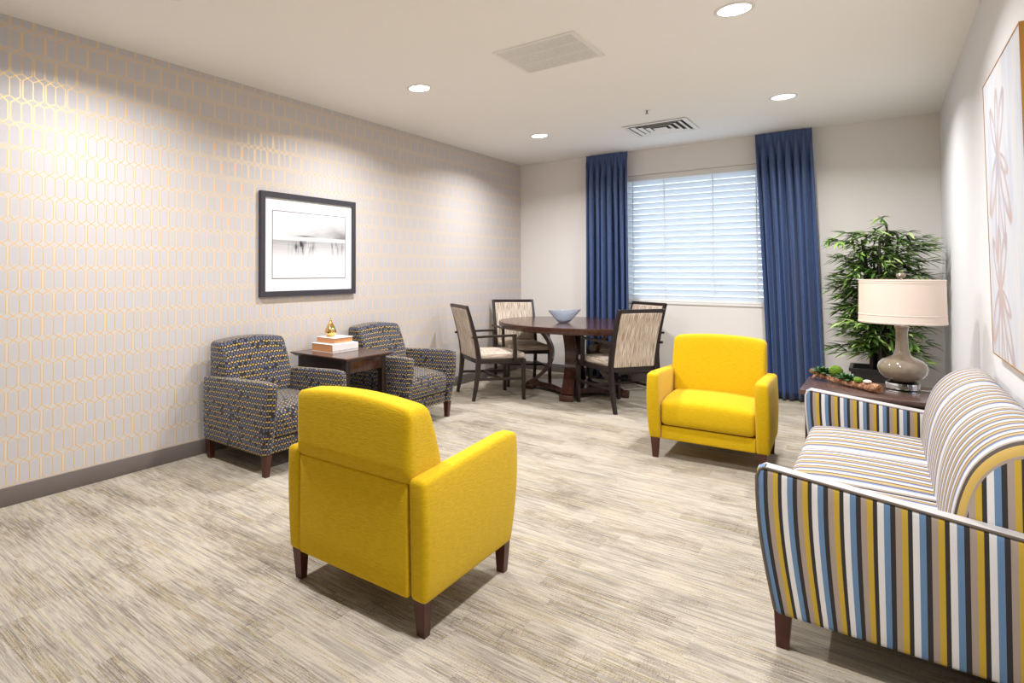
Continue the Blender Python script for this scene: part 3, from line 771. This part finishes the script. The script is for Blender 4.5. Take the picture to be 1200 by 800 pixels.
# ------------------------------------------------------------------ sofa (world-aligned, faces -x)
SY0, SY1 = 2.50, 4.37; SX0, SX1 = -.335, .385; AT = .064
so = thing('sofa', 'three-seat sofa in blue, mustard, black and white stripes at the right', 'sofa', (0, (SY0 + SY1) / 2, 0))
OY = (SY0 + SY1) / 2
armtop = lambda x_: .630 - (x_ - SX0) / (SX1 - SX0) * .085
for yy0 in (SY0, SY1 - AT):
    def adf(p):
        fz = (p.z - .13) / .5
        p.z = .13 + fz * (armtop(p.x) - .13)
        fx = max(0, (0 - p.x) / .335)
        p.x += fx * (.045 - .052 * math.sin(min(1, fz * 1.02) * PI * .56)); return p
    arm = finish('arm', rbox((SX0, yy0 - OY, .13), (SX1, yy0 + AT - OY, .63), .016, (12, 2, 10), adf,
        uvf=lambda p, ax: (p.x + .335 - .006, p.z) if ax != 0 else (p.y, p.z)), 'striped_fabric', so, uv='keep', ang=60)
    cap = rbox((SX0 + .02, yy0 + .006 - OY, .62), (SX1 - .01, yy0 + AT - .006 - OY, .634), .003, (12, 2, 1), lambda p: Vector((p.x, p.y, p.z - .630 + armtop(p.x))))
    finish('arm_cap', cap, 'silver_piping', arm, uv='keep', ang=60)
    for e_ in (.004, AT - .004):
        pts = []
        for i in range(9):
            fz = .03 + i / 8 * .90; z_ = .13 + fz * (armtop(SX0) - .13); pts.append((SX0 + .045 - .052 * math.sin(min(1, fz * 1.02) * PI * .56) + .001, yy0 + e_ - OY, z_))
        zt = armtop(SX0)
        pts += [(SX0 + .0045, yy0 + e_ - OY, zt - .010), (SX0 + .016, yy0 + e_ - OY, zt - .001)]
        for i in range(1, 9): x_ = SX0 + .02 + (SX1 - SX0 - .03) * i / 8; pts.append((x_, yy0 + e_ - OY, armtop(x_) + .0005))
        finish('piping', tube(bmesh.new(), pts, .0050, 8), 'dark_piping' if (e_ < .01 and yy0 == SY0) else 'silver_piping', arm)
n3 = 3; s0 = SY0 + AT + .002; s1 = SY1 - AT - .002; cw = (s1 - s0) / n3
finish('base_rail', rbox((SX0 + .05, s0 - OY, .135), (SX1 - .02, s1 - OY, .25), .012, (2, 6, 1), uvf=lambda p, ax: (p.y, p.z) if ax == 0 else (p.y, p.x)), 'striped_fabric', so, uv='keep', ang=60)
finish('rear_panel', rbox((SX1 - .035, s0 - OY, .25), (SX1, s1 - OY, .62), .012, (1, 6, 2), uvf=lambda p, ax: (p.y, p.z) if ax == 0 else (p.y, p.x)), 'striped_fabric', so, uv='keep', ang=60)
for k in range(n3):
    a, b = s0 + k * cw + .0015, s0 + (k + 1) * cw - .0015; mid = (a + b) / 2 - OY; hwid = (b - a) / 2
    def sdf(p, mid=mid, hwid=hwid):
        f = max(0, (p.z - .33) / .11); v_ = (p.y - mid) / hwid; u_ = (p.x + .07) / .27
        p.z += f * .022 * (1 - v_ ** 4) * (1 - .5 * u_ * u_)
        if p.x < -.15: p.z -= ((-.15 - p.x) / .2) ** 2 * .022 * f
        return p
    finish('seat_cushion', rbox((SX0 + .018, a - OY, .255), (.215, b - OY, .44), .032, (8, 8, 3), sdf,
           uvf=lambda p, ax: (p.y, p.z) if ax == 0 else ((p.y, p.x) if ax == 2 else (p.x, p.z))), 'seat_stripe_fabric', so, uv='keep', ang=60)
    # back cushion: rounded-over roll, profile in x,z
    prof = [(.145, .42), (.150, .50), (.158, .57), (.172, .64), (.195, .71), (.228, .765), (.268, .805), (.312, .828), (.352, .832), (.384, .815), (.402, .775), (.406, .70), (.400, .62), (.395, .52), (.39, .44)]
    cx_, cz_ = .30, .55; nseg = 30
    fine = []
    for i_ in range(len(prof) - 1):
        q0, q1, q2, q3 = [Vector(prof[max(0, min(len(prof) - 1, i_ + d_))]) for d_ in (-1, 0, 1, 2)]
        for s_i in range(3):
            s_ = s_i / 3; fine.append(tuple(.5 * (2 * q1 + (q2 - q0) * s_ + (2 * q0 - 5 * q1 + 4 * q2 - q3) * s_ * s_ + (3 * q1 - q0 - 3 * q2 + q3) * s_ ** 3)))
    prof = fine + [prof[-1]]
    bm = bmesh.new(); l = bm.loops.layers.uv.verify(); rings = []
    arc = [0]
    for q1, q2 in zip(prof, prof[1:]): arc.append(arc[-1] + math.dist(q1, q2))
    for j in range(nseg + 1):
        s = j / nseg * 2 - 1
        e = 1 - abs(s); rd = min(1, e / .11); sc_ = 1 - .19 * (1 - rd) ** 2 + .022 * (1 - s ** 4) * 1
        yv = mid + hwid * s
        rings.append([(bm.verts.new((cx_ + (x_ - cx_) * sc_ if x_ < .38 else x_, yv, cz_ + (z_ - cz_) * sc_ if z_ > cz_ else z_)), yv, arc[i_]) for i_, (x_, z_) in enumerate(prof)])
    for A, B in zip(rings, rings[1:]):
        for i_ in range(len(prof) - 1):
            q = (A[i_], A[i_ + 1], B[i_ + 1], B[i_]); f = bm.faces.new([z_[0] for z_ in q])
            for lo_, z_ in zip(f.loops, q): lo_[l].uv = (z_[1], z_[2])
        q = (A[-1], A[0], B[0], B[-1]); bm.faces.new([z_[0] for z_ in q])
    for rg in (rings[0][::-1], rings[-1]):
        f = bm.faces.new([z_[0] for z_ in rg])
        for lo_ in f.loops: lo_[l].uv = (lo_.vert.co.x, lo_.vert.co.z)
    o = finish('back_cushion', bm, 'seat_stripe_fabric', so, uv='keep', ang=50)
    o.data.materials.append(M['striped_fabric'])
    for pl in o.data.polygons:
        if len(pl.vertices) > 8: pl.material_index = 1
for sy in (SY0 + .055, SY1 - .055):
    for sx, dx in ((SX0 + .075, -.004), (SX1 - .06, .0)):
        lg = finish('leg', taper_leg(.145, .052, .036, dx, 0), 'cherry_leg', so); lg.location = (sx - .012, sy - OY, 0)

# ------------------------------------------------------------------ end table behind the sofa, lamp, driftwood
ET = .605
et = thing('end_table', 'low dark wood end table holding the lamp, behind the far sofa arm', 'side table', (-.065, 4.735, 0))
finish('tabletop', bbox((-.315, -.30, ET - .028), (.315, .30, ET), .004), 'table_brown', et)
for sx in (-1, 1):
    for sy in (-1, 1):
        lg = finish('leg', bbox((-.022, -.022, 0), (.022, .022, ET - .028), .003), 'espresso_wood', et); lg.location = (sx * .27, sy * .255, 0)
finish('apron', bbox((-.275, -.262, ET - .10), (-.255, .262, ET - .028), .002), 'espresso_wood', et)
finish('apron', bbox((.255, -.262, ET - .10), (.275, .262, ET - .028), .002), 'espresso_wood', et)
finish('apron', bbox((-.255, -.262, ET - .10), (.255, -.245, ET - .028), .002), 'espresso_wood', et)
finish('apron', bbox((-.255, .245, ET - .10), (.255, .262, ET - .028), .002), 'espresso_wood', et)
finish('shelf', bbox((-.25, -.24, .17), (.25, .24, .19), .002), 'table_brown', et)
lp = thing('table_lamp', 'table lamp with white drum shade and squat taupe glazed base on clear foot', 'lamp', (.088, 4.80, ET))
bm = bmesh.new(); lathe(bm, [(0, 0), (.074, 0), (.078, .004), (.078, .048), (.072, .054), (0, .054)], 40); finish('clear_foot', bm, 'acrylic', lp)
bm = bmesh.new()
lathe(bm, [(0, .055), (.050, .055), (.062, .060), (.088, .078), (.108, .105), (.115, .135), (.110, .160), (.092, .184), (.065, .198), (.045, .208), (.036, .224), (.031, .25), (.028, .29), (.027, .345), (.030, .372), (.034, .377), (.034, .385), (.030, .388), (0, .388)], 48)
finish('body', bm, 'taupe_glaze', lp, ang=50)
bm = bmesh.new(); lathe(bm, [(0, .386), (.012, .386), (.012, .415), (.004, .42), (.004, .677), (0, .677)], 16); finish('stem', bm, 'chrome', lp)
bm = bmesh.new(); prof = [(.1975, .405), (.200, .405), (.199, .43), (.198, .455), (.1955, .62), (.1945, .665), (.192, .665), (.193, .62), (.1955, .455), (.1965, .43)]
lathe(bm, prof + [prof[0]], 64); sh = finish('lamp_shade', bm, 'lamp_linen', lp, ang=40)
bm = bmesh.new()
for zz, rr in ((.412, .2012), (.455, .1992), (.648, .1962), (.660, .1960)):
    lathe(bm, [(rr - .001, zz - .004), (rr + .0006, zz - .002), (rr + .0006, zz + .002), (rr - .001, zz + .004)], 64)
finish('band', bm, 'lamp_linen', sh, ang=40)
bm = bmesh.new()
for k in range(3):
    an = k * 2 * PI / 3; tube(bm, [(0, 0, .655), (.194 * math.cos(an), .194 * math.sin(an), .655)], .0022, 6)
finish('spider', bm, 'chrome', lp)
bm = bmesh.new(); lathe(bm, [(0, .672), (.012, .674), (.021, .683), (.023, .692), (.018, .702), (.008, .707), (0, .708)], 20); finish('finial', bm, 'taupe_glaze', lp)
bm = bmesh.new(); tube(bm, [(.082, .0, .012), (.11, .03, .006), (.135, .06, .006), (.16, .09, .004)], .003, 6); finish('cord', bm, 'vent_white', lp)

dw = thing('driftwood_arrangement', 'piece of driftwood with moss balls and succulents lying on the end table', 'decoration', (-.19, 4.80, ET))
rnd_ = random.Random(5)
P0 = Vector((-.175, .20, .045)); P1 = Vector((.17, -.225, .030)); pts = []; rad = []
for i in range(19):
    a = i / 18; p = P0.lerp(P1, a); p += Vector((rnd_.uniform(-.006, .006), rnd_.uniform(-.006, .006), -.022 * math.sin(a * PI) + rnd_.uniform(-.003, .003)))
    pts.append(p); rad.append(.012 + .014 * a + rnd_.uniform(-.004, .005))
for p, r_ in zip(pts, rad): p.z = max(p.z, r_ + .001)
bm = tube(bmesh.new(), pts, rad, 10)
tube(bm, [pts[3], pts[3] + Vector((-.03, -.02, -.005)), pts[3] + Vector((-.04, -.05, -.018))], [.012, .009, .005], 8)
tube(bm, [pts[2], pts[2] + Vector((.02, .04, .004)), pts[2] + Vector((.03, .06, -.012))], [.012, .008, .006], 8)
finish('branch', bm, 'driftwood', dw, ang=80)
def blob(name, c, r, mat, sq=(1, 1, 1), seed=0):
    bm = bmesh.new(); bmesh.ops.create_icosphere(bm, subdivisions=3, radius=1); q = random.Random(seed)
    for v_ in bm.verts:
        k = 1 + .05 * math.sin(v_.co.x * 7 + seed) * math.sin(v_.co.y * 6) * math.sin(v_.co.z * 8 + 1)
        v_.co = Vector((v_.co.x * r * sq[0] * k + c[0], v_.co.y * r * sq[1] * k + c[1], v_.co.z * r * sq[2] * k + c[2]))
    return finish(name, bm, mat, dw, ang=80)
blob('moss_ball', pts[7] + Vector((0.01, 0.01, .055)), .036, 'moss', seed=1)
blob('moss_ball', pts[13] + Vector((0, 0, .030)), .03, 'moss', (.8, 1.1, .6), seed=3)
blob('pebble', pts[15] + Vector((.005, -.005, .028)), .026, 'white_stone', (.8, 1.1, .42), seed=5)
def succ(c, r, seed):
    bm = bmesh.new(); q = random.Random(seed)
    for k in range(26):
        an = k * 2.4; el = .15 + 1.2 * (k / 26); L_ = r * (1 - .45 * k / 26)
        d_ = Vector((math.cos(an) * math.cos(el), math.sin(an) * math.cos(el), math.sin(el))); sd = Vector((-math.sin(an), math.cos(an), 0)); up_ = d_.cross(sd)
        b_ = Vector(c); ring = []
        for tt, ww in ((0, .22), (.5, .30), (.8, .22), (1.0, .02)):
            pc_ = b_ + d_ * L_ * tt + up_ * (-.15 * L_ * tt * tt)
            ring.append([bm.verts.new(pc_ + sd * ww * L_ * .8), bm.verts.new(pc_ + up_ * ww * L_ * .3), bm.verts.new(pc_ - sd * ww * L_ * .8), bm.verts.new(pc_ - up_ * ww * L_ * .3)])
        for A, B in zip(ring, ring[1:]):
            for k_ in range(4): bm.faces.new((A[k_], A[(k_ + 1) % 4], B[(k_ + 1) % 4], B[k_]))
        bm.faces.new(ring[0][::-1]); bm.faces.new(ring[-1])
    finish('succulent', bm, 'succulent', dw, ang=60)
succ(pts[4] + Vector((.0, .012, .020)), .080, 2); succ(pts[8] + Vector((.01, .02, .018)), .07, 6); succ(pts[10] + Vector((0, 0, .020)), .075, 4)

# ------------------------------------------------------------------ artificial bamboo in the corner
pl = thing('potted_bamboo', 'tall leafy bamboo plant in a black pot in the far right corner', 'plant', (-.02, 6.86, 0))
bm = bmesh.new(); hw_, hb_ = .19, .13; PZ = .45
rings = []
for (h_, zz) in ((hb_, 0), (hw_, PZ), (hw_ + .012, PZ), (hw_ + .012, PZ + .03), (hw_ - .012, PZ + .03), (hw_ - .02, PZ - .03)):
    rings.append([bm.verts.new((sx * h_, sy * h_, zz)) for sx, sy in ((-1, -1), (1, -1), (1, 1), (-1, 1))])
bm.faces.new(rings[0][::-1]); bm.faces.new(rings[-1])
for A, B in zip(rings, rings[1:]):
    for k in range(4): bm.faces.new((A[k], A[(k + 1) % 4], B[(k + 1) % 4], B[k]))
finish('pot', bm, 'black_pot', pl, smooth_=False)
rq = random.Random(21); bm = bmesh.new()
for k in range(90):
    r_ = rq.uniform(.010, .018); c = Vector((rq.uniform(-.14, .14), rq.uniform(-.14, .14), PZ - .02 + rq.uniform(0, .012)))
    bmesh.ops.create_icosphere(bm, subdivisions=1, radius=r_, matrix=Matrix.Translation(c) @ Matrix.Diagonal((1.2, 1, .6, 1)))
tag(finish('pebbles', bm, 'pebbles', pl, ang=80), kind='stuff')
canes = []
for k in range(7):
    an = k * 2.4; r0 = .03 + .02 * (k % 3); bx_, by_ = r0 * math.cos(an), r0 * math.sin(an); hgt = rq.uniform(.95, 1.2) if k else 1.30
    lean = Vector((math.cos(an), math.sin(an), 0)) * rq.uniform(.02, .09)
    path = [Vector((bx_, by_, PZ - .025)) + lean * (i / 9) ** 1.5 + Vector((0, 0, hgt * i / 9)) for i in range(10)]
    bm = tube(bmesh.new(), path, [.017 - .009 * i / 9 for i in range(10)], 8); finish('cane', bm, 'cane', pl, ang=80); canes.append(path)
fol = bmesh.new(); tw = bmesh.new()
def leaf(base, d_, L_, W_):
    d_ = d_.normalized(); sd = d_.cross(Vector((0, 0, 1)))
    if sd.length < .1: sd = Vector((1, 0, 0))
    sd.normalize(); sd = (sd + Vector((0, 0, rq.uniform(-.5, .5)))).normalized(); up_ = sd.cross(d_)
    L0 = []; 
    for tt, ww in ((0, .04), (.25, .8), (.5, 1), (.78, .6), (1, 0)):
        pc_ = base + d_ * L_ * tt + Vector((0, 0, -.22 * L_ * tt * tt))
        if ww: L0.append((fol.verts.new(pc_ - sd * ww * W_), fol.verts.new(pc_ + up_ * ww * W_ * -.3), fol.verts.new(pc_ + sd * ww * W_)))
        else: L0.append((fol.verts.new(pc_),))
    for A, B in zip(L0, L0[1:]):
        if len(B) == 3:
            fol.faces.new((A[0], A[1], B[1], B[0])); fol.faces.new((A[1], A[2], B[2], B[1]))
        else:
            fol.faces.new((A[0], A[1], B[0])); fol.faces.new((A[1], A[2], B[0]))
for k in range(240):
    path = canes[k % len(canes)]; a = (k + .5) / 240
    f_ = .12 + .86 * ((k * .618) % 1.0); i = int(f_ * 9); p = path[i].lerp(path[min(9, i + 1)], f_ * 9 - i)
    hz_ = p.z
    an = rq.uniform(0, 2 * PI)
    # overall outline: widest at mid and upper-mid
    env = (.37 if hz_ < 1.15 else .44) if hz_ < 1.58 else .44 - (hz_ - 1.58) * 1.0
    R = max(.10, env) * rq.uniform(.3, 1.0)
    dirv = Vector((math.cos(an), math.sin(an), rq.uniform(.0, .55)))
    end = p + Vector((math.cos(an) * R * .78, math.sin(an) * R * .78, rq.uniform(-.02, .14)))
    lim = lambda v_: Vector((max(-.32, min(v_.x, .385)), min(v_.y, .56), v_.z))
    mid_ = (p + end) / 2 + Vector((0, 0, .03)); end = lim(end)
    tube(tw, [p, mid_, end], [.0035, .0025, .0015], 4)
    for c in range(3):
        q = p.lerp(mid_, .6) if c == 0 else (mid_.lerp(end, .5) if c == 1 else end)
        for j in range(rq.randint(5, 7)):
            la = an + rq.uniform(-1.0, 1.0)
            dd = Vector((math.cos(la), math.sin(la), rq.uniform(-.45, .5)))
            L_ = rq.uniform(.09, .155)
            tip = q + dd.normalized() * L_
            if tip.x < -.40 or tip.x > .43 or tip.y > .62: continue
            leaf(q, dd, L_, rq.uniform(.0075, .0115))
finish('foliage', fol, 'leaf', pl, ang=180); finish('twigs', tw, 'cane', pl, ang=80)
